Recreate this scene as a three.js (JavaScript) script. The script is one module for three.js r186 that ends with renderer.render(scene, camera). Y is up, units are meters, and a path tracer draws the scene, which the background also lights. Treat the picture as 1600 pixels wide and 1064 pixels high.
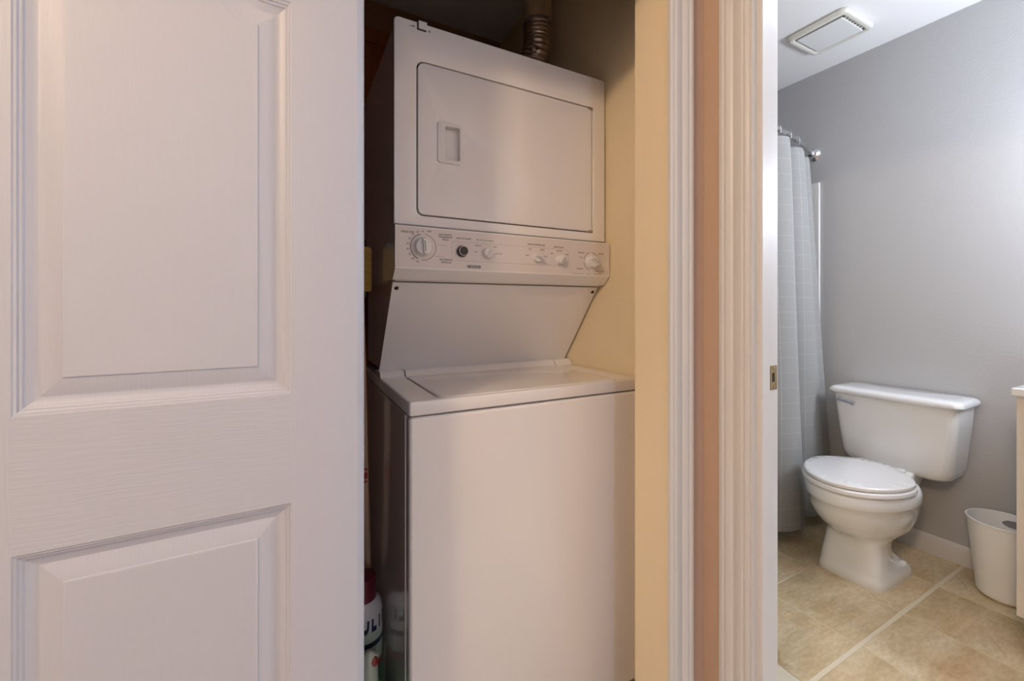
import * as THREE from 'three';
import { RoundedBoxGeometry } from 'three/addons/geometries/RoundedBoxGeometry.js';
import { mergeGeometries, mergeVertices, toCreasedNormals } from 'three/addons/utils/BufferGeometryUtils.js';
import { ImprovedNoise } from 'three/addons/math/ImprovedNoise.js';

// ---------------------------------------------------------------- camera, exposure, lamps
const scene = new THREE.Scene();
scene.background = new THREE.Color(0x000000);
const W = 1600, H = 1064, FOCAL = 658, HORIZON = 479, EYE = 1.133, YAW = 28;
const camera = new THREE.PerspectiveCamera(2 * Math.atan(H / 2 / FOCAL) * 180 / Math.PI, W / H, 0.05, 30);
camera.position.set(0, EYE, 0);
camera.rotation.y = -YAW * Math.PI / 180;
camera.setViewOffset(W, H, 0, H / 2 - HORIZON, W, H);          // lens shifted, verticals stay vertical
scene.add(camera);
const renderer = new THREE.WebGLRenderer({ antialias: true });
renderer.toneMapping = THREE.LinearToneMapping;
renderer.toneMappingExposure = 0.95;
renderer.shadowMap.enabled = true;
const HALL_LAMP = { at: [-1.2, 2.33, 0.32], color: 0xffdcb6, power: 7.2 };
const HALL_FILL_2 = { at: [-0.3, 2.33, 3.1], color: 0xd6e2ff, power: 4.8 };  // added frontal fill from behind the camera, not a known lamp
const VANITY_BULBS = { y: 1.72, x: 2.385, z: [-0.07, 0.13, 0.33], color: 0xe8f0ff, power: 1.2 };
const BATH_FILL = { at: [1.58, 2.33, -0.28], color: 0xe8f0ff, power: 0.7 };  // added fill for the bathroom, placed just outside the view

// ---------------------------------------------------------------- helpers
let seed = 7;
const rnd = () => { seed = (seed * 16807) % 2147483647; return seed / 2147483647; };
const noise = new ImprovedNoise();
const names = {};
function numbered(n) { const k = names[n] = (names[n] ?? -1) + 1; return k ? `${n}_${String(k).padStart(3, '0')}` : n; }
function thing(name, label, category, pos = [0, 0, 0], turn = 0, group) {
  const o = new THREE.Group(); o.name = numbered(name); o.position.set(...pos); o.rotation.y = turn; scene.add(o);
  o.userData = { label, category }; if (group) o.userData.group = group;
  return o;
}
function part(name, geo, mat, parent, label) {
  const m = new THREE.Mesh(Array.isArray(geo) ? join(geo) : geo, mat); m.name = name; parent.add(m);
  if (label) m.userData.label = label;
  return m;
}
function struct(name, geo, mat, label) {
  const m = geo ? new THREE.Mesh(Array.isArray(geo) ? join(geo) : geo, mat) : new THREE.Group();
  m.name = name; m.userData.kind = 'structure'; if (label) m.userData.label = label; scene.add(m); return m;
}
function join(list) {
  const flat = list.map(g => { const q = g.index ? g.toNonIndexed() : g.clone(); for (const k of Object.keys(q.attributes)) if (!['position', 'normal', 'uv'].includes(k)) q.deleteAttribute(k); if (!q.attributes.uv) q.setAttribute('uv', new THREE.BufferAttribute(new Float32Array(q.attributes.position.count * 2), 2)); q.clearGroups(); return q; });
  return mergeGeometries(flat);
}
function box(x0, x1, y0, y1, z0, z1, r = 0, seg = 2) {
  const w = x1 - x0, h = y1 - y0, d = z1 - z0;
  const g = r ? new RoundedBoxGeometry(w, h, d, seg, Math.min(r, w / 2.01, h / 2.01, d / 2.01)) : new THREE.BoxGeometry(w, h, d);
  g.translate((x0 + x1) / 2, (y0 + y1) / 2, (z0 + z1) / 2);
  return worldUV(g);
}
function worldUV(g) {                                             // uv in metres by dominant normal
  if (g.index) g = g.toNonIndexed();
  const p = g.attributes.position, n = g.attributes.normal, uv = new Float32Array(p.count * 2);
  for (let i = 0; i < p.count; i++) {
    const a = Math.abs(n.getX(i)), b = Math.abs(n.getY(i)), c = Math.abs(n.getZ(i));
    const [u, v] = a > b && a > c ? [p.getZ(i), p.getY(i)] : b > c ? [p.getX(i), p.getZ(i)] : [p.getX(i), p.getY(i)];
    uv[2 * i] = u; uv[2 * i + 1] = v;
  }
  g.setAttribute('uv', new THREE.BufferAttribute(uv, 2));
  return g;
}
function rrect(x0, x1, y0, y1, r, Type = THREE.Shape) {
  const s = new Type(), [a, b, c, d] = Array.isArray(r) ? r : [r, r, r, r];   // bl, br, tr, tl
  s.moveTo(x0 + a, y0); s.lineTo(x1 - b, y0); s.quadraticCurveTo(x1, y0, x1, y0 + b);
  s.lineTo(x1, y1 - c); s.quadraticCurveTo(x1, y1, x1 - c, y1);
  s.lineTo(x0 + d, y1); s.quadraticCurveTo(x0, y1, x0, y1 - d);
  s.lineTo(x0, y0 + a); s.quadraticCurveTo(x0, y0, x0 + a, y0);
  return s;
}
function extrude(shape, depth, bevel = 0, seg = 2, curve = 8) {     // shape grows from z = 0 to depth, bevels included
  const g = new THREE.ExtrudeGeometry(shape, { depth: depth - 2 * bevel, bevelEnabled: bevel > 0, bevelThickness: bevel, bevelSize: bevel, bevelOffset: -bevel, bevelSegments: seg, curveSegments: curve });
  g.translate(0, 0, bevel);
  return g;
}
function alongY(points, y0, y1) {                                  // (x, z) outline extruded upwards
  const s = new THREE.Shape(points.map(([x, z]) => new THREE.Vector2(x, -z)));
  const g = new THREE.ExtrudeGeometry(s, { depth: y1 - y0, bevelEnabled: false });
  g.rotateX(-Math.PI / 2); g.translate(0, y0, 0);
  return worldUV(toCreasedNormals(g, 0.6));
}
function alongX(points, x0, x1) {                                  // (z, y) outline extruded to the right
  const s = new THREE.Shape(points.map(([z, y]) => new THREE.Vector2(-z, y)));
  const g = new THREE.ExtrudeGeometry(s, { depth: x1 - x0, bevelEnabled: false });
  g.rotateY(Math.PI / 2); g.translate(x0, 0, 0);
  return worldUV(toCreasedNormals(g, 0.6));
}
function alongZ(points, z0, z1) {                                  // (x, y) outline
  const g = new THREE.ExtrudeGeometry(new THREE.Shape(points.map(p => new THREE.Vector2(...p))), { depth: z1 - z0, bevelEnabled: false });
  g.translate(0, 0, z0);
  return worldUV(toCreasedNormals(g, 0.6));
}
function loft(rings, capStart = true, capEnd = true, crease = 0.7) {    // rings of [x, y, z], same count, counter-clockwise seen from the end
  const n = rings[0].length, pos = [], idx = [], uv = [];
  rings.forEach((r, j) => r.forEach((p, i) => { pos.push(...p); uv.push(i / n, j / (rings.length - 1)); }));
  for (let j = 0; j < rings.length - 1; j++) for (let i = 0; i < n; i++) {
    const a = j * n + i, b = j * n + (i + 1) % n, c = a + n, d = b + n;
    idx.push(a, b, d, a, d, c);
  }
  const cap = (j, flip) => {
    const r = rings[j], c = [0, 1, 2].map(k => r.reduce((s, p) => s + p[k], 0) / n), at = pos.length / 3;
    pos.push(...c); uv.push(0.5, 0.5);
    for (let i = 0; i < n; i++) { const a = j * n + i, b = j * n + (i + 1) % n; flip ? idx.push(at, b, a) : idx.push(at, a, b); }
  };
  if (capStart) cap(0, true);
  if (capEnd) cap(rings.length - 1, false);
  const g = new THREE.BufferGeometry();
  g.setAttribute('position', new THREE.Float32BufferAttribute(pos, 3)); g.setAttribute('uv', new THREE.Float32BufferAttribute(uv, 2)); g.setIndex(idx);
  g.computeVertexNormals();
  return crease ? toCreasedNormals(g, crease) : g;
}
function lathe(pts, seg = 32, x = 0, y = 0, z = 0) { const g = new THREE.LatheGeometry(pts.map(p => new THREE.Vector2(...p)), seg); g.translate(x, y, z); return g; }
function tube(points, r, n = 40, seg = 12, closed = false) {
  return new THREE.TubeGeometry(new THREE.CatmullRomCurve3(points.map(p => new THREE.Vector3(...p)), closed), n, r, seg, closed);
}
function sweep(points, n, seg, radius) {                            // tube whose radius changes along the way
  const c = new THREE.CatmullRomCurve3(points.map(p => new THREE.Vector3(...p))), f = c.computeFrenetFrames(n, false), rings = [];
  for (let j = 0; j <= n; j++) {
    const p = c.getPointAt(j / n), r = radius(j / n, j), ring = [];
    for (let i = 0; i < seg; i++) { const a = i / seg * 2 * Math.PI; ring.push(p.clone().addScaledVector(f.normals[j], r * Math.cos(a)).addScaledVector(f.binormals[j], r * Math.sin(a)).toArray()); }
    rings.push(ring);
  }
  return loft(rings, true, true, 1.2);
}
function cyl(r0, r1, h, seg, x, y, z, axis = 'y') {
  const g = new THREE.CylinderGeometry(r1, r0, h, seg); if (axis === 'z') g.rotateX(Math.PI / 2); if (axis === 'x') g.rotateZ(Math.PI / 2);
  g.translate(x, y, z); return g;
}
// ---- textures
function dataTexture(w, h, fn, srgb, rx = 1, ry = 1) {
  const d = new Uint8Array(w * h * 4);
  for (let y = 0; y < h; y++) for (let x = 0; x < w; x++) { const c = fn(x / w, y / h), k = 4 * (y * w + x); for (let i = 0; i < 3; i++) d[k + i] = Math.max(0, Math.min(255, Math.round(255 * (Array.isArray(c) ? c[i] : c)))); d[k + 3] = 255; }
  const t = new THREE.DataTexture(d, w, h); t.magFilter = THREE.LinearFilter; t.minFilter = THREE.LinearFilter; t.wrapS = t.wrapT = THREE.RepeatWrapping; t.repeat.set(rx, ry);
  if (srgb) t.colorSpace = THREE.SRGBColorSpace; t.needsUpdate = true; return t;
}
function wrapNoise(u, v, fx, fy, s = 0) {                            // tiles on the unit square
  const f = (a, b) => noise.noise(a * fx + 0.5, b * fy + 0.5, s);
  return (f(u, v) * (1 - u) * (1 - v) + f(u - 1, v) * u * (1 - v) + f(u, v - 1) * (1 - u) * v + f(u - 1, v - 1) * u * v);
}
function canvasTexture(w, h, draw) {
  const c = document.createElement('canvas'); c.width = w; c.height = h; draw(c.getContext('2d'), w, h);
  const t = new THREE.CanvasTexture(c); t.colorSpace = THREE.SRGBColorSpace; t.magFilter = THREE.LinearFilter; return t;
}
const std = (rgb, roughness = 0.6, more = {}) => new THREE.MeshStandardMaterial({ color: new THREE.Color().setRGB(...rgb), roughness, ...more });
const phys = (rgb, roughness = 0.4, more = {}) => new THREE.MeshPhysicalMaterial({ color: new THREE.Color().setRGB(...rgb), roughness, ...more });

// ---------------------------------------------------------------- materials
const peel = dataTexture(256, 256, (u, v) => 0.5 + 0.35 * wrapNoise(u, v, 40, 40) + 0.25 * wrapNoise(u, v, 90, 90, 3), false, 2.5, 2.5);
const grainBump = dataTexture(512, 512, (u, v) => 0.5 + 0.42 * wrapNoise(u + 0.003 * Math.sin(2 * Math.PI * v * 3), v, 150, 7, 1) + 0.15 * wrapNoise(u, v, 70, 3, 4), false, 3, 3);
const grainAcross = grainBump.clone(); grainAcross.rotation = Math.PI / 2; grainAcross.needsUpdate = true;
const M = {
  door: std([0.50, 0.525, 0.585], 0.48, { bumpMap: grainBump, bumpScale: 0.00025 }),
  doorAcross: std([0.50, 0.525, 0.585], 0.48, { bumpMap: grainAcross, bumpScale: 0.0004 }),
  trim: phys([0.68, 0.67, 0.65], 0.42, { clearcoat: 0.15, clearcoatRoughness: 0.2 }),
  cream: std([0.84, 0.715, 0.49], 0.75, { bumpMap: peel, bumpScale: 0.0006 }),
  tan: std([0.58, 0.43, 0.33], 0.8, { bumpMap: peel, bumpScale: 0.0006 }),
  grey: std([0.475, 0.478, 0.485], 0.6, { bumpMap: peel, bumpScale: 0.0009 }),
  ceiling: std([0.88, 0.88, 0.88], 0.9),
  closetShade: std([0.42, 0.23, 0.12], 0.85),  // shade of the unlit closet interior put into the wall colour
  carpet: std([0.46, 0.43, 0.40], 0.95),
  hallPale: std([0.72, 0.71, 0.70], 0.85),
  enamel: phys([0.88, 0.85, 0.815], 0.38, { clearcoat: 1, clearcoatRoughness: 0.03 }),
  plasticWhite: phys([0.80, 0.78, 0.74], 0.35, { clearcoat: 0.3 }),
  dark: std([0.02, 0.018, 0.018], 0.5),
  blackPlastic: phys([0.015, 0.015, 0.017], 0.25, { clearcoat: 0.5 }),
  chrome: std([0.75, 0.75, 0.77], 0.12, { metalness: 1 }),
  steel: std([0.45, 0.42, 0.40], 0.35, { metalness: 1 }),
  galvanized: std([0.62, 0.57, 0.50], 0.33, { metalness: 1 }),
  brass: std([0.45, 0.35, 0.18], 0.4, { metalness: 1 }),
  china: phys([0.81, 0.83, 0.84], 0.15, { clearcoat: 1, clearcoatRoughness: 0.03 }),
  acrylic: phys([0.82, 0.82, 0.80], 0.25, { clearcoat: 0.4 }),
  grout: std([0.76, 0.69, 0.53], 0.9),
  wood: std([0.62, 0.36, 0.20], 0.6),
  glow: null,
};
// ---------------------------------------------------------------- setting: hall, closet, bathroom shell
const CEIL = 2.44, XB = 0.912, XB2 = 1.0, XT = 2.615, ZC = -0.70, ZC2 = -0.808, JX = 0.79, HEAD = 1.955;
struct('ceiling', box(-2.4, 2.75, CEIL, CEIL + 0.1, -2.2, 4.1), M.ceiling);
struct('wall_right', box(XT, XT + 0.1, 0, CEIL, -2.1, 1.0), M.grey, 'grey bathroom wall behind the toilet');
struct('wall_back', box(XB2, XT, 0, CEIL, -2.1, -2.0), M.grey);
struct('wall_near', box(XB2, XT, 0, CEIL, 0.9, 1.0), M.grey);
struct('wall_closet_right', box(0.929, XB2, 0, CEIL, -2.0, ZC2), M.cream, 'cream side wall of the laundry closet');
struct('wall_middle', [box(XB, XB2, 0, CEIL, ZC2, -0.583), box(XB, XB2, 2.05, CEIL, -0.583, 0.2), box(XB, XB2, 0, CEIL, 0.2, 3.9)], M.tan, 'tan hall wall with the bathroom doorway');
struct('wall_closet_back', box(-0.7, 0.929, 0, CEIL, -2.0, -1.87), M.closetShade);
struct('wall_closet_left', box(-0.7, -0.6, 0, CEIL, -1.87, ZC2), std([0.16, 0.09, 0.06], 0.85));  // brown darkened to paint in the closet's lack of light
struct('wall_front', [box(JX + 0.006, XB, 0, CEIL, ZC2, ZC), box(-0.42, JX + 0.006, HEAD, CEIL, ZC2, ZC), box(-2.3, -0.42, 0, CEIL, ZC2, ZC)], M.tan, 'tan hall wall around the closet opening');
struct('wall_left', box(-2.4, -2.3, 0, CEIL, ZC2, 3.9), M.hallPale);
struct('wall_hall_end', box(-2.4, XB2, 0, CEIL, 3.9, 4.0), M.hallPale);
struct('jamb_closet', box(JX, JX + 0.006, 0, HEAD, ZC2 - 0.002, ZC), M.cream, 'cream painted return of the closet opening');
// casings: fluted profile, d runs from the opening outwards, t is how far it stands off the wall
const CAS = [[0, 0], [0, 0.008], [0.003, 0.0105], [0.008, 0.0115], [0.010, 0.0098], [0.013, 0.0098], [0.016, 0.0125], [0.030, 0.0135], [0.033, 0.012], [0.036, 0.012], [0.040, 0.0155], [0.050, 0.0175], [0.053, 0.0155], [0.056, 0.0155], [0.059, 0.0185], [0.066, 0.0185], [0.069, 0.016], [0.069, 0]];
struct('trim_1', alongY(CAS.map(([d, t]) => [0.785 + d, ZC + t]), 0, HEAD + 0.07), M.trim, 'white fluted casing beside the closet opening');
struct('trim_2', alongY(CAS.map(([d, t]) => [XB - t, -0.5785 - d]).reverse(), 0, 2.05 + 0.07), M.trim, 'white fluted casing beside the bathroom doorway');
struct('trim_3', alongY(CAS.map(([d, t]) => [XB - t, 0.197 + d]), 0, 2.05 + 0.07), M.trim);
struct('trim_4', alongX(CAS.map(([d, t]) => [ZC + t, HEAD - 0.005 + d]).reverse(), -0.415, 0.785), M.trim);
struct('trim_5', alongY(CAS.map(([d, t]) => [-0.415 - d, ZC + t]).reverse(), 0, HEAD + 0.07), M.trim);
struct('trim_6', alongZ(CAS.map(([d, t]) => [XB - t, 2.045 + d]), -0.5785, 0.197), M.trim);
{
  const jamb = struct('door_1');
  jamb.userData.label = 'white jamb of the bathroom doorway with a strike plate';
  part('jamb', box(XB - 0.004, XB2 + 0.003, 0, 2.04, -0.583, -0.573, 0.0015), M.trim, jamb);
  part('jamb', box(XB - 0.004, XB2 + 0.003, 0, 2.04, 0.19, 0.2, 0.0015), M.trim, jamb);
  part('jamb', box(XB - 0.004, XB2 + 0.003, 2.04, 2.05, -0.583, 0.2, 0.0015), M.trim, jamb);
  part('stop', alongY([[0.924, -0.573], [0.924, -0.565], [0.927, -0.562], [0.953, -0.562], [0.957, -0.566], [0.957, -0.573]], 0, 2.04), M.trim, jamb);
  const plate = rrect(-0.0125, 0.0125, -0.028, 0.028, 0.002); plate.holes.push(rrect(-0.007, 0.003, -0.011, 0.011, 0.001, THREE.Path));
  const pg = extrude(plate, 0.0016, 0.0003); pg.translate(0.9855, 0.970, -0.5733);
  const sp = part('strike_plate', pg, M.brass, jamb, 'worn brass strike plate');
  part('pocket', box(0.979, 0.989, 0.9595, 0.9805, -0.5735, -0.5728), M.dark, sp);
  part('screw', [cyl(0.0032, 0.0032, 0.001, 12, 0.9855, 0.992, -0.5714, 'z'), cyl(0.0032, 0.0032, 0.001, 12, 0.9855, 0.948, -0.5714, 'z')], M.steel, sp);
}
// baseboards
const BASE = [[0, 0], [0.012, 0], [0.012, 0.058], [0.0105, 0.063], [0.0105, 0.066], [0.008, 0.070], [0.006, 0.079], [0.003, 0.083], [0, 0.084]];
struct('baseboard_right', alongZ(BASE.map(([t, y]) => [XT - t, y]).reverse(), -1.25, 0.9), M.trim, 'white baseboard behind the toilet');
struct('baseboard_middle', alongZ(BASE.map(([t, y]) => [XB - t, y]).reverse(), -0.70, -0.65), M.trim);
// floor: slab with one child per bathroom tile
{
  const floor = struct('floor');
  part('slab', box(-2.4, XB, -0.12, 0, -2.1, 4.0), M.carpet, floor);
  part('mortar_bed', box(XB, XT, -0.12, -0.0018, -2.1, 1.0), M.grout, floor);
  const stone = [];
  for (let k = 0; k < 6; k++) stone.push(dataTexture(256, 256, (u, v) => {
    const n = noise.noise(u * 2.5 + k * 7, v * 3.5, 2) * 0.42 + noise.noise(u * 6 + k * 3, v * 16, 5) * 0.26 + noise.noise(u * 20, v * 60 + k, 7) * 0.22 + noise.noise(u * 50, v * 110, 9 + k) * 0.2;
    const vein = Math.max(0, 1 - Math.abs(noise.noise(u * 3 + k * 5, v * 9 + 1.5 * noise.noise(u * 5, v * 5, k), 4 + k)) * 14) * Math.max(0, noise.noise(u * 7 + 9, v * 9 + k, 12) - 0.12) * 1.3;
    const t = Math.max(0, Math.min(1, 0.52 + 0.72 * n)), rust = Math.max(0, noise.noise(u * 4 + k, v * 5, 21) - 0.12) * 0.7;
    return [0.68 + 0.30 * t - 0.24 * vein - 0.03 * rust, 0.575 + 0.36 * t - 0.28 * vein - 0.12 * rust, 0.40 + 0.42 * t - 0.28 * vein - 0.17 * rust];
  }, true));
  const mats = stone.map(t => phys([1, 1, 1], 0.42, { map: t, clearcoat: 0.15, clearcoatRoughness: 0.3, bumpMap: t, bumpScale: 0.0008 }));
  const PX = 0.3185, PZ = 0.3125;
  for (let i = -2; i <= 1; i++) for (let j = -2; j <= 4; j++) {
    let x0 = 2.325 + (i - 1) * PX - PX * 0 + 0.0025 - PX, x1 = x0 + PX - 0.005;
    x0 += PX; x1 += PX;
    const thickFar = j === 0 ? 0.0065 : 0.0025, thickNear = j === 1 ? 0.0065 : 0.0025;
    let z1 = -0.699 + (1 - j) * PZ - thickNear, z0 = -0.699 - j * PZ + thickFar;
    x0 = Math.max(x0, XB2 - 0.08); x1 = Math.min(x1, XT - 0.002);
    if (j >= 2) z0 = Math.max(z0, -1.268);
    if (x1 - x0 < 0.02 || z1 - z0 < 0.02) continue;
    const g = box(x0, x1, -0.01, 0, z0, z1, 0.0016, 1), uv = g.attributes.uv, ox = rnd(), oy = rnd();
    for (let k = 0; k < uv.count; k++) uv.setXY(k, ox * 0.6 + (uv.getX(k) - x0) * 1.2, oy * 0.6 + (uv.getY(k) - z0) * 1.2);
    part('tile', g, mats[Math.floor(rnd() * 6)], floor);
  }
}

// ---------------------------------------------------------------- closet door: moulded two-panel door with arched top panel
{
  const DZ = -0.73, T = 0.035, XL = -0.403, XR = 0.113, PL = -0.2945, PR = 0.0047;
  const door = thing('panel_door', 'white moulded two-panel door with an embossed wood grain, closing the left half of the closet', 'door', [-0.145, 0.012, DZ]);
  const ox = 0.145, oy = -0.012;                                  // geometry below is written in world x, y
  const put = (n, g, m) => { const q = Array.isArray(g) ? join(g) : g; q.translate(ox, oy, 0); return part(n, q, m, door); };
  const arch = x => { const t = Math.max(0, Math.min(1, ((x - PL) / (PR - PL) - 0.09) / 0.82)); return 1.600 + 0.09 * Math.pow(0.5 - 0.5 * Math.cos(2 * Math.PI * t), 1); };
  // stiles with a rounded outer edge, as (x, z) outlines
  const nose = s => { const p = []; for (let k = 0; k <= 10; k++) { const a = k / 10 * Math.PI / 2; p.push([s * (0.020 * Math.sin(a) - 0.020), -0.014 + 0.014 * Math.cos(a)]); } return p; };
  put('stile', alongY([[PR, -T], [XR, -T], ...nose(1).map(([x, z]) => [XR + x, z]).reverse(), [PR, 0]], 0.012, 1.962), M.door);
  put('stile', alongY([[PL, 0], ...nose(-1).map(([x, z]) => [XL + x, z]), [XL, -T], [PL, -T]], 0.012, 1.962), M.door);
  const railZ = g => { g.translate(0, 0, -T); return worldUV(g); };
  put('rail', railZ(extrude(rrect(PL, PR, 0.8315, 0.9995, 0), T)), M.doorAcross);
  put('rail', railZ(extrude(rrect(PL, PR, 0.012, 0.235, 0), T)), M.doorAcross);
  const top = new THREE.Shape(); top.moveTo(PL, 1.962); for (let k = 0; k <= 40; k++) { const x = PL + (PR - PL) * k / 40; top.lineTo(x, arch(x)); } top.lineTo(PR, 1.962);
  put('rail', railZ(extrude(top, T)), M.doorAcross);
  // panels: rings of the moulding between the outline and the raised field
  const PROFILE = [[0, 0], [0.0015, -0.0012], [0.004, -0.0018], [0.0055, -0.0036], [0.008, -0.0040], [0.0095, -0.0060], [0.0125, -0.0072], [0.0165, -0.0090], [0.020, -0.0096], [0.0225, -0.0090], [0.0425, -0.0032], [0.0440, -0.0030], [0.0448, -0.0015], [0.047, -0.0013]];
  const outline = (d, y0, y1, curved) => {
    const p = [[PL + d, y0 + d], [PR - d, y0 + d]], N = 40;
    for (let k = 0; k <= N; k++) { const t = 1 - k / N, x = PL + d + (PR - PL - 2 * d) * t; p.push([x, (curved ? arch(PL + (PR - PL) * t) : y1) - d * (curved ? 1.05 : 1)]); }
    return p;
  };
  for (const [y0, y1, curved] of [[0.9995, 1.60, true], [0.235, 0.8315, false]]) {
    const rings = PROFILE.map(([d, z]) => outline(d, y0, y1, curved).map(([x, y]) => [x, y, z]));
    const shell = worldUV(loft(rings, false, false, 0.35));
    const [dl, zl] = PROFILE.at(-1), f = new THREE.ShapeGeometry(new THREE.Shape(outline(dl, y0, y1, curved).map(p => new THREE.Vector2(...p)))); f.translate(0, 0, zl);
    const back = new THREE.ShapeGeometry(new THREE.Shape(outline(0, y0, y1, curved).map(p => new THREE.Vector2(...p)))); back.rotateY(Math.PI); back.scale(-1, 1, 1); const bi = back.index.array; for (let k = 0; k < bi.length; k += 3) [bi[k], bi[k + 1]] = [bi[k + 1], bi[k]]; back.computeVertexNormals(); back.translate(0, 0, -T + 0.004);
    put('panel', [shell, worldUV(f), worldUV(back)], M.door);
  }
}
// ---------------------------------------------------------------- stacked laundry unit (one thing)
const unitX = 0.5795, unitZ = -0.927;
{
  const u = thing('laundry_center', 'white stacked washer and dryer in the closet with a knobbed control panel between them', 'washer dryer', [unitX, 0, unitZ], -0.4 * Math.PI / 180);
  const hw = 0.3425, E = M.enamel;
  // washer
  const cab = part('washer_cabinet', box(-hw - 0.0008, hw - 0.002, 0.035, 0.8845, -0.68, -0.0385, 0.0025), E, u);
  for (const [x, z] of [[-0.29, -0.05], [0.29, -0.05], [-0.29, -0.62], [0.29, -0.62]]) part('foot', cyl(0.018, 0.022, 0.035, 14, x, 0.0175, z), M.blackPlastic, cab);
  part('front_panel', box(-hw, hw, 0.035, 0.8845, -0.0365, 0, 0.0085, 4), E, u);
  const deck = rrect(-hw - 0.002, hw + 0.002, -0.003, 0.69, 0.012);
  deck.holes.push(rrect(-0.2705, 0.2705, 0.010, 0.345, [0.03, 0.03, 0.004, 0.004], THREE.Path));
  const dg = extrude(deck, 0.033, 0.005, 4); dg.rotateX(-Math.PI / 2); dg.translate(0, 0.8885, 0);
  const wt = part('washer_top', [toCreasedNormals(dg, 0.5), box(-hw + 0.01, hw - 0.01, 0.8845, 0.894, -0.66, -0.02)], E, u);
  for (const [a, b] of [[-hw, -0.272], [-0.2675, 0.2675], [0.272, hw]])
    part('riser', alongX([[-0.325, 0.9205], [-0.338, 0.922], [-0.345, 0.926], [-0.352, 0.936], [-0.358, 0.9385], [-0.42, 0.9385], [-0.42, 0.9205]].reverse(), a, b), E, wt);
  const lidS = rrect(-0.2665, 0.2665, 0.014, 0.341, [0.028, 0.028, 0.004, 0.004]);
  const lg = extrude(lidS, 0.012, 0.004, 3); lg.rotateX(-Math.PI / 2); lg.translate(0, 0.9105, 0);
  part('washer_lid', toCreasedNormals(lg, 0.5), E, u);
  // sloping panel between washer and dryer, with side brackets
  const a0 = [-0.192, 1.197], a1 = [-0.385, 0.9385], nx = (a0[1] - a1[1]), nz = -(a0[0] - a1[0]), nl = Math.hypot(nx, nz);
  const off = [-nx / nl * 0.014, -nz / nl * 0.014 * -1];
  const slope = part('sloping_panel', alongX([a0, a1, [a1[0] - 0.014, a1[1]], [a0[0] - 0.014, a0[1] + 0.004]], -hw + 0.004, hw - 0.004), E, u);
  const sdir = Math.atan2(a0[0] - a1[0], a0[1] - a1[1]);
  for (const s of [-1, 1]) { const g = lathe([[0, 0.0035], [0.003, 0.003], [0.0055, 0.0012], [0.006, 0]], 16); g.rotateX(Math.PI / 2 + sdir); g.translate(s * (hw - 0.016), 1.182, -0.203); part('screw', g, M.dark, slope, 'dark screw head'); }
  for (const s of [-1, 1]) part('side_bracket', alongX([[-0.235, 1.2], [-0.42, 0.94], [-0.66, 0.94], [-0.66, 1.2]].reverse(), s > 0 ? hw - 0.022 : -hw + 0.014, s > 0 ? hw - 0.014 : -hw + 0.022), E, u);
  // dryer
  const DZ = -0.158;
  part('dryer_cabinet', box(-hw + 0.005, hw - 0.005, 1.2, 1.872, -0.68, DZ - 0.0215, 0.004), E, u);
  const face = rrect(-hw, hw, 1.3455, 1.877, [0.004, 0.004, 0.012, 0.014]);
  const DL = -0.284, DR = 0.293, DB = 1.372, DT = 1.778;
  face.holes.push(rrect(DL, DR, DB, DT, [0.02, 0.008, 0.008, 0.024], THREE.Path));
  const fg = extrude(face, 0.018, 0.0035, 3); fg.translate(0, 0, DZ - 0.018);
  const fp = part('dryer_front', toCreasedNormals(fg, 0.5), E, u);
  part('door_recess', box(DL - 0.01, DR + 0.01, DB - 0.01, DT + 0.01, DZ - 0.0215, DZ - 0.0185), M.dark, fp);
  const clip = part('lid_clip', [box(-0.280, -0.2575, 1.860, 1.8805, DZ - 0.006, DZ + 0.004, 0.002)], M.plasticWhite, fp, 'small white plastic clip');
  part('clip_slot', [box(-0.2835, -0.2800, 1.8585, 1.8745, DZ - 0.001, DZ + 0.0006), box(-0.2835, -0.2590, 1.8560, 1.8595, DZ - 0.001, DZ + 0.0006)], M.dark, clip);
  for (const [x, y, r] of [[-0.3005, 1.861, 0.0018], [-0.2925, 1.862, 0.0034], [-0.2505, 1.8605, 0.0034], [0.325, 1.862, 0.0026]])
    part('screw', lathe([[0, 0.0016], [r * 0.6, 0.0014], [r, 0]], 14).rotateX(Math.PI / 2).translate(x, y, DZ), M.steel, fp);
  const ds = rrect(DL + 0.0032, DR - 0.0032, DB + 0.0032, DT - 0.0032, [0.018, 0.006, 0.006, 0.022]);
  const HX0 = -0.2285, HX1 = -0.160, HY0 = 1.519, HY1 = 1.629;
  ds.holes.push(rrect(HX0 + 0.005, HX1 - 0.005, HY0 + 0.005, HY1 - 0.005, 0.006, THREE.Path));
  const dgeo = extrude(ds, 0.017, 0.0035, 3); dgeo.translate(0, 0, DZ - 0.0175);
  const dd = part('dryer_door', toCreasedNormals(dgeo, 0.5), E, u);
  const bez = rrect(HX0, HX1, HY0, HY1, 0.009); bez.holes.push(rrect(HX0 + 0.021, HX1 - 0.006, HY0 + 0.011, HY1 - 0.010, 0.005, THREE.Path));
  const bg = extrude(bez, 0.007, 0.002, 3); bg.translate(0, 0, DZ - 0.0035);
  const hd = part('handle', [toCreasedNormals(bg, 0.5)], M.plasticWhite, dd, 'recessed white plastic pull');
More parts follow.
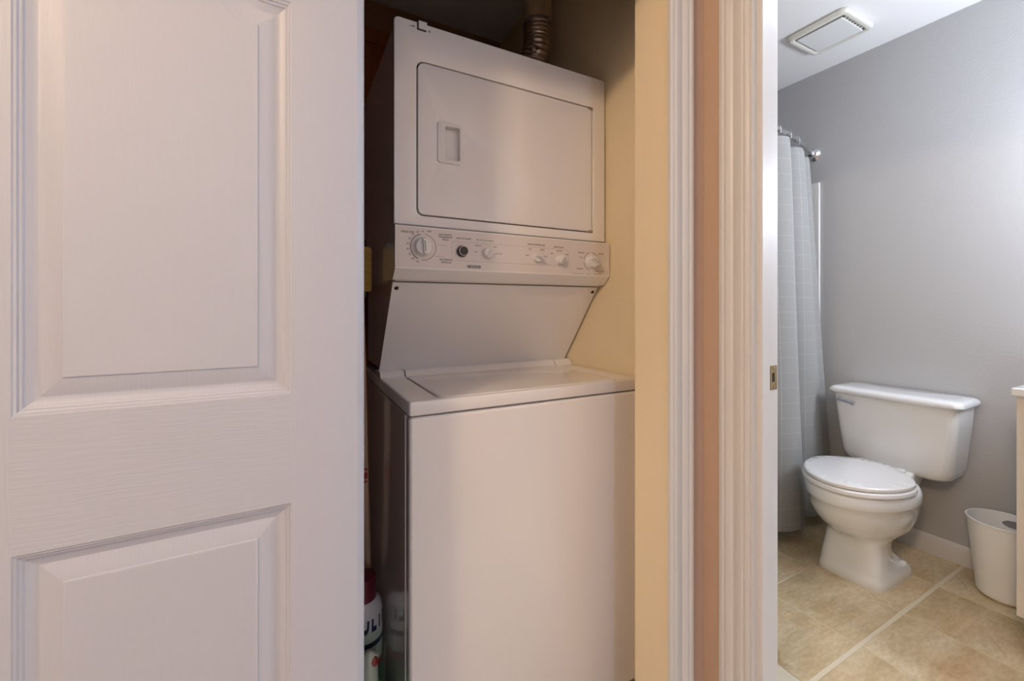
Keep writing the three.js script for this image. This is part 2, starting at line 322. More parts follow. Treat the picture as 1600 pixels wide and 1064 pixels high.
  part('handle_pocket', [box(HX0 + 0.018, HX1 - 0.004, HY0 + 0.008, HY1 - 0.008, DZ - 0.018, DZ - 0.0145), box(HX1 - 0.006, HX1 - 0.004, HY0 + 0.008, HY1 - 0.008, DZ - 0.018, DZ - 0.002), box(HX0 + 0.018, HX1 - 0.004, HY0 + 0.008, HY0 + 0.010, DZ - 0.018, DZ - 0.002), box(HX0 + 0.018, HX1 - 0.004, HY1 - 0.010, HY1 - 0.008, DZ - 0.018, DZ - 0.002), box(HX0 + 0.018, HX0 + 0.020, HY0 + 0.008, HY1 - 0.008, DZ - 0.018, DZ - 0.002)], M.plasticWhite, hd);
  for (const y of [DT - 0.005, DB + 0.004]) part('hinge', box(DR - 0.02, DR - 0.001, y - 0.004, y + 0.004, DZ - 0.005, DZ + 0.0012, 0.001), M.steel, dd, 'small metal hinge');
  // control panel
  const CZ = -0.138, CY0 = 1.229, CY1 = 1.3395, cw = hw + 0.0015;
  const cp = part('control_panel', alongX([[-0.168, 1.203], [CZ - 0.0025, CY0 - 0.0015], [CZ, CY0 + 0.001], [CZ, CY1 - 0.004], [CZ - 0.0012, CY1 - 0.001], [CZ - 0.004, CY1], [-0.30, CY1 + 0.003], [-0.30, 1.203]], -cw, cw), E, u);
  const px = x => (x + cw) / (2 * cw), PW = 2048, PH = Math.round(2048 * (CY1 - CY0 - 0.008) / (2 * cw));
  const kx = p => p - unitX;                                        // world x on the panel to local
  const KN = { timer: [0.3055 - unitX, 1.2865], push: [0.413 - unitX, 1.2815], temp: [0.4865 - unitX, 1.2815], wtemp: [0.647 - unitX, 1.2775], level: [0.729 - unitX, 1.275], wash: [0.850 - unitX, 1.276] };
  const print = canvasTexture(PW, PH, (g, w, h) => {
    g.fillStyle = '#e6e0da'; g.fillRect(0, 0, w, h);
    const X = x => (x + cw) / (2 * cw) * w, Y = y => (CY1 - 0.004 - y) / (CY1 - CY0 - 0.008) * h, S = w / (2 * cw);
    g.lineWidth = 2.5; g.strokeStyle = '#b7aea6';
    const rr = (x0, x1, y0, y1, r) => { g.beginPath(); g.roundRect(X(x0), Y(y1), X(x1) - X(x0), Y(y0) - Y(y1), r * S); g.stroke(); };
    rr(KN.push[0] - 0.030, KN.level[0] + 0.033, 1.2565, 1.3075, 0.008);
    const text = (t, x, y, px, col = '#4a4542', al = 'center') => { g.fillStyle = col; g.font = `bold ${px}px sans-serif`; g.textAlign = al; g.fillText(t, X(x), Y(y)); };
    const [tx, ty] = KN.timer;
    g.strokeStyle = '#8d8580'; g.lineWidth = 9; g.beginPath(); g.arc(X(tx), Y(ty), 0.0335 * S, 2.0, 4.5); g.stroke();
    g.lineWidth = 5; g.beginPath(); g.arc(X(tx), Y(ty), 0.0335 * S, 4.85, 7.2); g.stroke(); g.beginPath(); g.arc(X(tx), Y(ty), 0.0335 * S, 0.75, 1.7); g.stroke();
    for (let k = 0; k < 9; k++) { const a = 1.95 + k * 0.34; text(String(90 - k * 10), tx + 0.041 * Math.cos(a), ty - 0.041 * Math.sin(a) - 0.002, 17, '#6a625d'); }
    text('TIMED DRY', tx - 0.041, ty + 0.034, 20); text('OFF', tx + 0.016, ty + 0.0395, 20);
    text('AUTOMATIC', tx + 0.060, ty + 0.034, 19); text('PERMANENT', tx + 0.060, ty + 0.0275, 19); text('PRESS', tx + 0.060, ty + 0.021, 19);
    text('AUTOMATIC', tx + 0.062, ty - 0.032, 19); text('REGULAR', tx + 0.062, ty - 0.0385, 19);
    g.lineWidth = 2; g.beginPath(); g.moveTo(X(tx + 0.038), Y(ty + 0.008)); g.lineTo(X(tx + 0.062), Y(ty + 0.008)); g.moveTo(X(tx + 0.03), Y(ty - 0.022)); g.lineTo(X(tx + 0.055), Y(ty - 0.022)); g.stroke();
    text('PUSH TO START', KN.push[0] + 0.004, 1.3145, 18); text('END OF CYCLE SIGNAL', KN.temp[0] - 0.006, 1.3145, 15, '#6f6762');
    text('MEDIUM', KN.temp[0] - 0.027, 1.299, 14, '#746c66'); text('HIGH', KN.temp[0] + 0.024, 1.2985, 14, '#746c66'); text('LOW', KN.temp[0] - 0.034, 1.2815, 14, '#746c66'); text('AIR FLUFF', KN.temp[0] + 0.036, 1.280, 14, '#746c66');
    text('WATER TEMPERATURE', KN.wtemp[0], 1.3135, 17); text('HOT', KN.wtemp[0] - 0.022, 1.3, 14); text('WARM', KN.wtemp[0] + 0.02, 1.3, 14); text('COLD', KN.wtemp[0] - 0.031, 1.281, 14); text('COLD', KN.wtemp[0] + 0.032, 1.281, 14);
    text('WATER LEVEL', KN.level[0] - 0.002, 1.3115, 17); text('MEDIUM', KN.level[0], 1.3005, 14); text('LOW', KN.level[0] - 0.028, 1.291, 14); text('HIGH', KN.level[0] + 0.027, 1.291, 14);
    const [wx, wy] = KN.wash;
    g.lineWidth = 6; g.strokeStyle = '#8d8580'; g.beginPath(); g.arc(X(wx), Y(wy), 0.0285 * S, 3.3, 4.5); g.stroke(); g.beginPath(); g.arc(X(wx), Y(wy), 0.0285 * S, 4.85, 6.6); g.stroke(); g.beginPath(); g.arc(X(wx), Y(wy), 0.0285 * S, 1.8, 3.0); g.stroke();
    text('REGULAR', wx - 0.038, wy + 0.024, 16); text('NORMAL', wx + 0.041, wy + 0.024, 16); text('SPIN', wx - 0.040, wy + 0.009, 14); text('DELICATE', wx - 0.044, wy - 0.0265, 16); text('PERMANENT', wx + 0.036, wy - 0.033, 17); text('PRESS', wx + 0.036, wy - 0.0385, 15);
    g.fillStyle = '#a9a09a'; g.fillRect(X(wx - 0.075), Y(1.2365), 0.045 * S, 4); g.fillRect(X(wx - 0.02), Y(1.2365), 0.018 * S, 4); g.fillRect(X(wx + 0.012), Y(1.2365), 0.018 * S, 4);
    g.fillStyle = '#2a2627'; g.fillRect(X(KN.push[0] + 0.0135), Y(1.2455), 0.040 * S, 0.0072 * S); g.fillStyle = '#e6e0da'; g.fillRect(X(KN.push[0] + 0.0155), Y(1.2445), 0.003 * S, 0.0052 * S);
    text('KENMORE', KN.push[0] + 0.0365, 1.2397, 18, '#efe9e4');
  });
  const pgm = new THREE.PlaneGeometry(2 * cw - 0.004, CY1 - CY0 - 0.008); pgm.translate(0, (CY0 + CY1) / 2, CZ + 0.0004);
  part('printed_legend', pgm, phys([0.95, 0.92, 0.90], 0.4, { map: print, clearcoat: 0.5, clearcoatRoughness: 0.15 }), cp);
  const knob = (n, [x, y], r, depth, ang, skirt, lab) => {
    const g = lathe([[0, depth], [r * 0.86, depth], [r * 0.95, depth * 0.9], [r, depth * 0.72], [r, depth * 0.3], [r * (skirt ? 1.14 : 1.02), depth * 0.16], [r * (skirt ? 1.16 : 1.04), 0]], 40); g.rotateX(Math.PI / 2); g.translate(x, y, CZ + 0.0006);
    const k = part(n, toCreasedNormals(g, 0.5), M.plasticWhite, cp, lab);
    const b = new RoundedBoxGeometry(r * 0.42, r * 1.75, depth * 0.75, 3, r * 0.12); b.rotateZ(ang); b.translate(x, y, CZ + depth * 1.22); part('grip', b, M.plasticWhite, k);
    const m = new THREE.BoxGeometry(r * 0.10, r * 1.2, 0.0008); m.rotateZ(ang); m.translate(x + 0.0, y, CZ + depth * 1.6); part('pointer', m, std([0.25, 0.23, 0.22], 0.6), k);
    return k;
  };
  knob('timer_knob', KN.timer, 0.0225, 0.016, 0.10, true, 'large white timer dial');
  knob('selector_knob', KN.temp, 0.0140, 0.014, -0.55, false);
  knob('selector_knob', KN.wtemp, 0.0140, 0.014, 1.25, false);
  knob('selector_knob', KN.level, 0.0140, 0.014, -0.6, false);
  knob('timer_knob', KN.wash, 0.0195, 0.016, 0.95, true, 'white washer dial');
  { const [x, y] = KN.push; const g = lathe([[0, 0.016], [0.0105, 0.016], [0.0125, 0.0145], [0.0125, 0.006], [0.0150, 0.005], [0.0160, 0]], 32); g.rotateX(Math.PI / 2); g.translate(x, y, CZ + 0.0004); const b = part('start_button', toCreasedNormals(g, 0.5), M.blackPlastic, cp, 'black push button');
    const t = new THREE.TorusGeometry(0.0122, 0.0009, 8, 32); t.translate(x, y, CZ + 0.0155); part('button_ring', t, M.chrome, b); }
}
// ---------------------------------------------------------------- dryer duct
{
  const d = thing('exhaust_duct', 'metal exhaust duct above the dryer with a ribbed flexible lower length', 'duct', [0.803, 1.88, -1.31]);
  const rel = p => [p[0] - 0.803, p[1] - 1.88, p[2] + 1.31];
  part('pipe', [lathe([[0.046, 0], [0.0505, 0.002], [0.0505, 0.285], [0.046, 0.287]], 36, 0, 2.152 - 1.88, 0), box(-0.006, 0.004, 0.29, 0.535, 0.0495, 0.0525, 0.001)], std([0.70, 0.60, 0.44], 0.45, { metalness: 1 }), d, 'smooth galvanized pipe with a seam');
  part('collar', lathe([[0.051, 0], [0.054, 0.002], [0.054, 0.006], [0.0525, 0.009], [0.054, 0.012], [0.054, 0.018], [0.051, 0.02]], 36, 0, 2.144 - 1.88, 0), M.steel, d);
  part('screw', box(0.006, 0.020, 0.264, 0.278, 0.05, 0.062, 0.003), M.steel, d);
  const path = [[0.803, 2.165, -1.31], [0.803, 2.11, -1.31], [0.798, 2.05, -1.318], [0.785, 1.985, -1.36], [0.755, 1.95, -1.45], [0.71, 1.945, -1.56], [0.68, 1.93, -1.66], [0.66, 1.86, -1.735], [0.655, 1.74, -1.748], [0.655, 1.55, -1.748]].map(rel);
  part('flexible_hose', sweep(path, 420, 28, (t, j) => 0.0505 + 0.0022 * Math.sin(j * 2 * Math.PI / 6)), std([0.52, 0.44, 0.37], 0.3, { metalness: 1 }), d, 'ribbed metal hose');
}
// ---------------------------------------------------------------- reddish board behind the dryer
{
  const woodTex = dataTexture(256, 256, (u, v) => { const n = wrapNoise(u, v, 30, 3, 2) * 0.5 + wrapNoise(u, v, 80, 6, 5) * 0.3; return [0.66 + 0.16 * n, 0.36 + 0.12 * n, 0.18 + 0.08 * n]; }, true, 1.5, 1.5);
  const b = thing('backing_board', 'reddish brown wooden board standing on the closet back wall behind the dryer', 'board', [0.2, 0, -1.86]);
  part('panel', box(-0.4, 0.45, 0, 2.30, -0.0, 0.016, 0.002), std([1, 1, 1], 0.6, { map: woodTex }), b);
  part('batten', box(-0.4, 0.45, 2.24, 2.30, 0.016, 0.03, 0.002), std([1, 1, 1], 0.6, { map: woodTex }), b);
}
// ---------------------------------------------------------------- mop stored upside down, bottles beside the washer
{
  const m = thing('sponge_mop', 'sponge mop stored upside down beside the washer with yellow head above pale pole', 'mop', [0.204, 0, -1.345]);
  const foot = [0.0165, 0.0, 0.004], top = [-0.010, 1.185, -0.012];
  const pole = part('pole', sweep([foot, [0.0045, 0.6, -0.004], top], 8, 18, t => 0.0115), std([0.72, 0.46, 0.30], 0.5), m);
  part('printed_mark', [box(-0.008, 0.002, 0.60, 0.605, 0.0085, 0.0115), box(-0.008, 0.002, 0.612, 0.630, 0.0085, 0.0115), box(-0.008, 0.002, 0.637, 0.642, 0.0085, 0.0115)].map(g => g.translate(0.006, 0, 0)), std([0.5, 0.03, 0.03], 0.6), pole, 'red printed letters');
  part('clamp', [box(-0.024, 0.006, 1.30, 1.335, -0.03, 0.012, 0.006), box(-0.018, 0.008, 1.16, 1.31, -0.016, 0.004, 0.004), sweep([[-0.02, 1.325, 0.0], [-0.028, 1.33, 0.02], [-0.026, 1.345, 0.03]], 12, 10, () => 0.006)], M.blackPlastic, m, 'black plastic clamp');
  const ribs = []; const hs = rrect(-0.032, 0.032, 1.178, 1.315, [0.03, 0.008, 0.012, 0.012]);
  const hg = extrude(hs, 0.016, 0.005, 3); hg.rotateY(0.25); hg.translate(-0.013, 0, 0.005); ribs.push(toCreasedNormals(hg, 0.5));
  for (let k = 0; k < 6; k++) { const g = box(-0.026, 0.026, 1.20 + k * 0.018, 1.206 + k * 0.018, 0.014, 0.020, 0.002); g.rotateY(0.25); g.translate(-0.013, 0, 0.005); ribs.push(g); }
  part('head', ribs, std([0.62, 0.36, 0.07], 0.6), m, 'ribbed yellow sponge head');
}
{
  const label = canvasTexture(1024, 512, (g, w, h) => {
    g.fillStyle = '#e8e2dd'; g.fillRect(0, 0, w, h); g.fillStyle = '#2c6a4c'; g.fillRect(0, 330, w, h); g.fillStyle = '#9c1d35'; g.fillRect(0, 306, w, 26);
    g.fillStyle = '#1d2350'; g.textAlign = 'center'; for (const x of [256, 768]) { g.font = 'bold 118px sans-serif'; g.fillText('ULTRA', x, 210); g.beginPath(); g.arc(x - 10, 70, 30, 0, 7); g.lineWidth = 12; g.strokeStyle = '#3a4f9a'; g.stroke(); g.fillRect(x - 150, 240, 300, 16); g.beginPath(); g.ellipse(x + 90, 275, 48, 20, -0.4, 0, 7); g.lineWidth = 7; g.strokeStyle = '#6c7199'; g.stroke(); }
  });
  const b = thing('detergent_bottle', 'white detergent bottle with a dark red cap and navy lettering, beside the washer', 'bottle', [0.180, 0, -1.20], -0.75);
  b.scale.y = 0.95;
  part('body', lathe([[0, 0], [0.045, 0], [0.050, 0.006], [0.050, 0.16]], 40), phys([0.05, 0.22, 0.13], 0.3), b, 'green lower body');
  part('shoulder', lathe([[0.050, 0.325], [0.047, 0.345], [0.040, 0.358], [0.033, 0.362], [0.033, 0.366]], 40), phys([0.78, 0.75, 0.74], 0.3), b);
  part('label', lathe([[0.050, 0.16], [0.0503, 0.17], [0.0503, 0.325], [0.050, 0.327]], 48), phys([1, 1, 1], 0.35, { map: label }), b, 'white label with navy letters, red stripe and green foot');
  part('cap', lathe([[0.034, 0.362], [0.035, 0.364], [0.034, 0.42], [0.031, 0.425], [0, 0.425]], 32), phys([0.13, 0.008, 0.022], 0.3, { clearcoat: 0.4 }), b, 'dark red cap');
  part('handle', tube([[0, 0.35, 0.04], [0, 0.345, 0.065], [0, 0.30, 0.072], [0, 0.25, 0.05]], 0.007, 30, 10), phys([0.1, 0.09, 0.09], 0.3), b);
}
{
  const b = thing('cleaner_bottle', 'bright green bottle with a clear cup over its white nozzle, beside the washer', 'bottle', [0.176, 0, -1.075]);
  b.scale.y = 1.25;
  part('body', lathe([[0, 0], [0.042, 0], [0.048, 0.006], [0.0495, 0.10], [0.047, 0.135], [0.036, 0.158], [0.022, 0.166], [0.020, 0.172]], 40), phys([0.03, 0.55, 0.05], 0.15, { clearcoat: 0.6 }), b, 'bright green body');
  const nz = part('nozzle', [lathe([[0.020, 0.166], [0.021, 0.170], [0.020, 0.20], [0.016, 0.205], [0.013, 0.228], [0, 0.232]], 28), box(-0.011, 0.020, 0.205, 0.224, -0.008, 0.008, 0.004)], M.plasticWhite, b, 'white nozzle');
  part('button', new THREE.SphereGeometry(0.009, 16, 12).translate(0.010, 0.214, 0.010), std([0.55, 0.02, 0.02], 0.4), nz, 'red dot');
  part('clear_cup', lathe([[0.036, 0.150], [0.038, 0.190], [0.0395, 0.246], [0.0382, 0.2465], [0.0368, 0.190], [0.0348, 0.151]], 36), phys([0.95, 1.0, 0.96], 0.06, { transmission: 1, thickness: 0, ior: 1.4 }), b, 'clear plastic cup');
}
// ---------------------------------------------------------------- bathroom: tub, surround, curtain on a bowed rod
{
  const t = thing('bathtub', 'white bathtub behind the grey shower curtain', 'bathtub', [1.81, 0, -1.64]);
  const L = 0.79, D = 0.342, sec = (a, b, y, n = 6) => { const r = []; for (let i = 0; i < 48; i++) { const q = i / 48 * 2 * Math.PI, c = Math.cos(q), s = Math.sin(q); r.push([a * Math.sign(c) * Math.abs(c) ** (2 / n), y, -b * Math.sign(s) * Math.abs(s) ** (2 / n)]); } return r; };
  part('shell', loft([sec(L, D, 0, 40), sec(L, D, 0.38, 40), sec(L - 0.01, D - 0.01, 0.40, 30), sec(L - 0.07, D - 0.07, 0.40, 8), sec(L - 0.10, D - 0.09, 0.37, 5), sec(L - 0.16, D - 0.13, 0.12, 4), sec(L - 0.25, D - 0.2, 0.08, 4)], true, true, 0.5), M.acrylic, t);
  part('drain', lathe([[0, 0.085], [0.03, 0.084], [0.035, 0.08]], 24, 0.45, 0.002, 0), M.chrome, t);
}
struct('tub_surround', [box(XT - 0.014, XT, 0.41, 1.824, -1.9, -1.262, 0.005), box(XB2, XT - 0.014, 0.41, 1.824, -2.0, -1.988), box(XB2, XB2 + 0.012, 0.41, 1.824, -1.988, -1.262)], M.acrylic, 'white tub surround panels');
const rodZ = x => { const t = (x - XB2) / (XT - XB2); return -1.300 + 0.13 * 4 * t * (1 - t); };
const RODY = 1.985;
{
  const r = thing('curtain_rod', 'bowed chrome shower rod fixed to the grey wall above the tub', 'rod', [1.8, RODY, -1.3]);
  const pts = []; for (let k = 0; k <= 12; k++) { const x = XB2 + 0.012 + (XT - XB2 - 0.024) * k / 12; pts.push([x - 1.8, 0, rodZ(x) + 1.3]); }
  part('bar', tube(pts, 0.0125, 60, 16), M.chrome, r);
  for (const s of [-1, 1]) { const g = lathe([[0, 0], [0.036, 0], [0.036, 0.004], [0.030, 0.010], [0.020, 0.016], [0.018, 0.034], [0.0125, 0.036]], 32); g.rotateZ(s * Math.PI / 2); g.translate(s > 0 ? XT - 1.8 : XB2 - 1.8, 0, 0.003); part('flange', toCreasedNormals(g, 0.5), M.chrome, r); }
}
{
  const fabric = dataTexture(512, 512, (u, v) => {
    const line = (a, n) => { const f = ((a * n) % 1 + 1) % 1; return Math.max(0, 1 - Math.abs(f - 0.5) * 2 * 32); };
    const weave = 0.03 * Math.sin(u * 512 * 1.57) * Math.sin(v * 512 * 1.57) + 0.05 * wrapNoise(u, v, 120, 20) + 0.05 * wrapNoise(u, v, 20, 120, 3);
    const l = Math.max(line(u, 2), line(v, 2)) * 0.14, b = 0.655 + weave + l; return [b, b * 1.0, b * 0.985];
  }, true, 1 / 0.145, 1 / 0.145);
  const c = thing('shower_curtain', 'light grey shower curtain with a thin white grid hanging in folds before the tub', 'curtain', [1.8, 0, -1.18]);
  const NU = 260, NV = 60, pos = [], uv = [], idx = [], Y1 = RODY - 0.055, Y0 = 0.055;
  const at = (s, v) => {                                            // s along the cloth 0..1, v 0 top .. 1 bottom
    const xr = 2.47 + 0.128 * Math.pow(v, 0.6), x = 1.03 + (xr - 1.03) * s;
    const ph = 2 * Math.PI * (7.4 * s + 0.35 * Math.sin(5 * s) + 0.06 * Math.sin(3 * v + 9 * s)), amp = (0.072 - 0.004 * v) * (0.75 + 0.25 * Math.sin(11 * s + 1));
    const base = rodZ(Math.min(x, 2.58)) * (1 - 0.8 * v) + (-1.172) * 0.8 * v;
    const ease = Math.min(1, (1 - s) * 14);
    return [x + 0.35 * amp * Math.sin(ph * 2) * ease, Y1 + (Y0 - Y1) * v + 0.012 * Math.sin(ph + 1) * v, base + amp * (0.75 - 1.75 * Math.pow(0.5 - 0.5 * Math.sin(ph), 2.8)) * (0.3 + 0.7 * ease)];
  };
  for (let j = 0; j <= NV; j++) for (let i = 0; i <= NU; i++) { const p = at(i / NU, j / NV); pos.push(p[0] - 1.8, p[1], p[2] + 1.18); uv.push(i / NU * 2.1, 1.88 * (1 - j / NV)); }
  for (let j = 0; j < NV; j++) for (let i = 0; i < NU; i++) { const a = j * (NU + 1) + i; idx.push(a, a + NU + 1, a + 1, a + 1, a + NU + 1, a + NU + 2); }
  const g = new THREE.BufferGeometry(); g.setAttribute('position', new THREE.Float32BufferAttribute(pos, 3)); g.setAttribute('uv', new THREE.Float32BufferAttribute(uv, 2)); g.setIndex(idx); g.computeVertexNormals();
  part('cloth', g, phys([1, 1, 1], 0.85, { map: fabric, side: THREE.DoubleSide, transmission: 0.15, thickness: 0 }), c);
  for (let k = 0; k < 12; k++) {
    const s = (k + 0.5) / 12, p = at(s, 0), x = k === 11 ? 2.555 : p[0], z = rodZ(x), t = new THREE.TorusGeometry(0.0195, 0.0018, 8, 28); t.scale(1, 1.35, 1); t.rotateY(Math.PI / 2 - 0.35); t.translate(x - 1.8, RODY - 0.009, z + 1.18);
    const h = tube([[x - 1.8, RODY - 0.034, z + 1.18], [x - 1.8, RODY - 0.05, z + 1.185], [p[0] - 1.8, Y1 - 0.012, p[2] + 1.182]], 0.0018, 12, 6);
    part('ring', [t, h], M.chrome, c);
  }
}
// ---------------------------------------------------------------- toilet
{
  const ZT = -0.896, t = thing('toilet', 'white two-piece toilet with its lid closed, against the grey bathroom wall', 'toilet', [XT, 0, ZT]);
  // f = distance from the wall (towards -x), s = along the wall
  const C = M.china, N = 64;
  const ring = (y, f0, f1, b, n = 2.2, egg = 0.12, back = 1, mid = 0.44) => {
    y = y > 0.2 ? 0.2 + (y - 0.2) * 1.1 : y; const r = [], cf = f0 + (f1 - f0) * mid;
    for (let i = 0; i < N; i++) {
      const q = i / N * 2 * Math.PI, c = Math.cos(q), s = Math.sin(q), cc = Math.sign(c) * Math.abs(c) ** (2 / n), ss = Math.sign(s) * Math.abs(s) ** (2 / n);
      const f = cc > 0 ? cf + (f1 - cf) * cc : cf + (cf - f0) * cc;
      const w = b * (cc > 0 ? 1 - egg * cc * cc : 1 - (1 - back) * cc * cc * (3 + 2 * cc) * 0.999);
      r.push([-f, y, -ss * w].map((v, k) => k === 2 ? -v : v));
    }
    return r.reverse();
  };
  part('bowl', loft([
    ring(0.000, 0.262, 0.570, 0.122, 7, 0.08, 1), ring(0.010, 0.260, 0.573, 0.124, 7, 0.08, 1), ring(0.030, 0.262, 0.571, 0.122, 7, 0.08, 0.98), ring(0.040, 0.268, 0.568, 0.119, 6.5, 0.08, 0.94), ring(0.050, 0.27, 0.565, 0.116, 6, 0.08, 0.72, 0.60), ring(0.064, 0.268, 0.562, 0.112, 5.5, 0.07, 0.54, 0.68), ring(0.09, 0.262, 0.557, 0.108, 5, 0.06, 0.48, 0.72),
    ring(0.12, 0.255, 0.551, 0.104, 4.6, 0.05, 0.48, 0.72), ring(0.160, 0.25, 0.546, 0.101, 4.2, 0.05, 0.50, 0.70), ring(0.178, 0.245, 0.555, 0.107, 3.2, 0.06, 0.62, 0.6), ring(0.192, 0.238, 0.574, 0.118, 2.7, 0.08, 0.72), ring(0.207, 0.230, 0.604, 0.134, 2.4, 0.10, 0.76),
    ring(0.228, 0.222, 0.636, 0.150, 2.25, 0.11, 0.8), ring(0.258, 0.212, 0.664, 0.164, 2.2, 0.12, 0.84), ring(0.292, 0.205, 0.682, 0.173, 2.2, 0.12, 0.86), ring(0.322, 0.20, 0.690, 0.176, 2.2, 0.12, 0.88),
    ring(0.327, 0.20, 0.697, 0.181, 2.2, 0.12, 0.88), ring(0.334, 0.20, 0.701, 0.184, 2.2, 0.12, 0.88), ring(0.362, 0.20, 0.702, 0.185, 2.2, 0.12, 0.88), ring(0.371, 0.203, 0.698, 0.181, 2.2, 0.12, 0.88), ring(0.374, 0.21, 0.69, 0.174, 2.2, 0.12, 0.88),
  ], true, true, 0.9), C, t);
  part('tank_shelf', loft([ring(0.26, 0.10, 0.30, 0.075, 3, 0, 1), ring(0.32, 0.07, 0.31, 0.09, 4, 0, 1), ring(0.362, 0.05, 0.31, 0.10, 5, 0, 1), ring(0.388, 0.05, 0.23, 0.10, 5, 0, 1)], true, true, 0.6), C, t);
  for (const s of [-1, 1]) part('bolt_cap', lathe([[0, 0.016], [0.008, 0.0155], [0.0125, 0.011], [0.014, 0.004], [0.0145, 0]], 24, -0.318, 0.044, s * 0.098), C, t);
  const slab = (y0, y1, f0, f1, b, r) => { const rs = []; for (let k = 0; k <= 5; k++) { const a = k / 5 * Math.PI / 2, o = r * (1 - Math.sin(a)); rs.push(ring(y0 + r * (1 - Math.cos(a)) , f0 + o, f1 - o, b - o, 2.15, 0.12, 0.8)); } for (let k = 0; k <= 6; k++) { const a = k / 6 * Math.PI / 2, o = r * 1.3 * (1 - Math.cos(a)); rs.push(ring(y1 - r + r * Math.sin(a), f0 + o, f1 - o, b - o, 2.15, 0.12, 0.8)); } return rs; };
  part('seat', loft(slab(0.3755, 0.3955, 0.262, 0.704, 0.187, 0.007), true, true, 0.9), M.plasticSeat ?? (M.plasticSeat = phys([0.84, 0.845, 0.85], 0.18, { clearcoat: 0.7, clearcoatRoughness: 0.05 })), t);
  const ls = slab(0.397, 0.414, 0.266, 0.699, 0.182, 0.008); for (const k of [0.80, 0.5, 0.2]) ls.push(ring(0.414 + 0.006 * (1 - k * k), 0.48 - (0.48 - 0.276) * k, 0.48 + 0.209 * k, 0.172 * k, 2.15, 0.12, 0.8));
  const lid = part('lid', loft(ls, true, true, 0.9), M.plasticSeat, t);
  for (const s of [-1, 1]) part('hinge', box(-0.285, -0.245, 0.394, 0.426, s * 0.07 - 0.016, s * 0.07 + 0.016, 0.006, 3), M.plasticSeat, lid);
  // tank
  const tr = (y, f0, f1, w, r, bow) => {
    const pts = [], q = 10, corner = (cx, cz, a0) => { for (let k = 0; k <= q; k++) { const a = a0 + k / q * Math.PI / 2; pts.push([cx + r * Math.cos(a), cz + r * Math.sin(a)]); } };
    corner(f1 - r, w - r, 0); corner(f0 + r * 0.4, w - r, Math.PI / 2); corner(f0 + r * 0.4, -w + r, Math.PI); corner(f1 - r, -w + r, 3 * Math.PI / 2);
    for (let k = 1; k < 12; k++) pts.push([f1, -w + r + (2 * w - 2 * r) * k / 12]);
    return pts.map(([f, z]) => [-(Math.max(f, 0.012) + (f > 0.1 ? bow * (1 - (z / w) ** 2) : 0)), y, z * 1.025 + 0.013]);
  };
  const body = [[0.386, 0.04, 0.165, 0.157, 0.05], [0.392, 0.03, 0.182, 0.177, 0.05], [0.405, 0.022, 0.192, 0.188, 0.045], [0.435, 0.02, 0.198, 0.1955, 0.04], [0.52, 0.02, 0.203, 0.203, 0.036], [0.62, 0.02, 0.208, 0.212, 0.032], [0.70, 0.02, 0.212, 0.218, 0.03], [0.708, 0.02, 0.212, 0.218, 0.03]];
  part('tank', loft(body.map(([y, a, b, w, r]) => tr(y, a, b, w, r, 0.012)), true, true, 0.8), C, t);
  const cap = [[0.7085, 0.018, 0.216, 0.222, 0.03], [0.711, 0.014, 0.224, 0.229, 0.03], [0.718, 0.012, 0.229, 0.2345, 0.03], [0.729, 0.012, 0.228, 0.2335, 0.03], [0.737, 0.015, 0.222, 0.228, 0.03], [0.742, 0.022, 0.210, 0.218, 0.03], [0.744, 0.04, 0.18, 0.192, 0.03]];
  part('tank_lid', loft(cap.map(([y, a, b, w, r]) => tr(y, a, b, w, r, 0.012)), true, true, 0.8), C, t);
  part('flush_lever', [cyl(0.013, 0.011, 0.012, 20, -0.222, 0.682, -0.177, 'x'), sweep([[-0.231, 0.684, -0.186], [-0.236, 0.685, -0.172], [-0.238, 0.680, -0.142], [-0.238, 0.672, -0.107]], 20, 12, k => 0.0055 + 0.004 * k)], M.chrome, t, 'chrome flush lever');
}
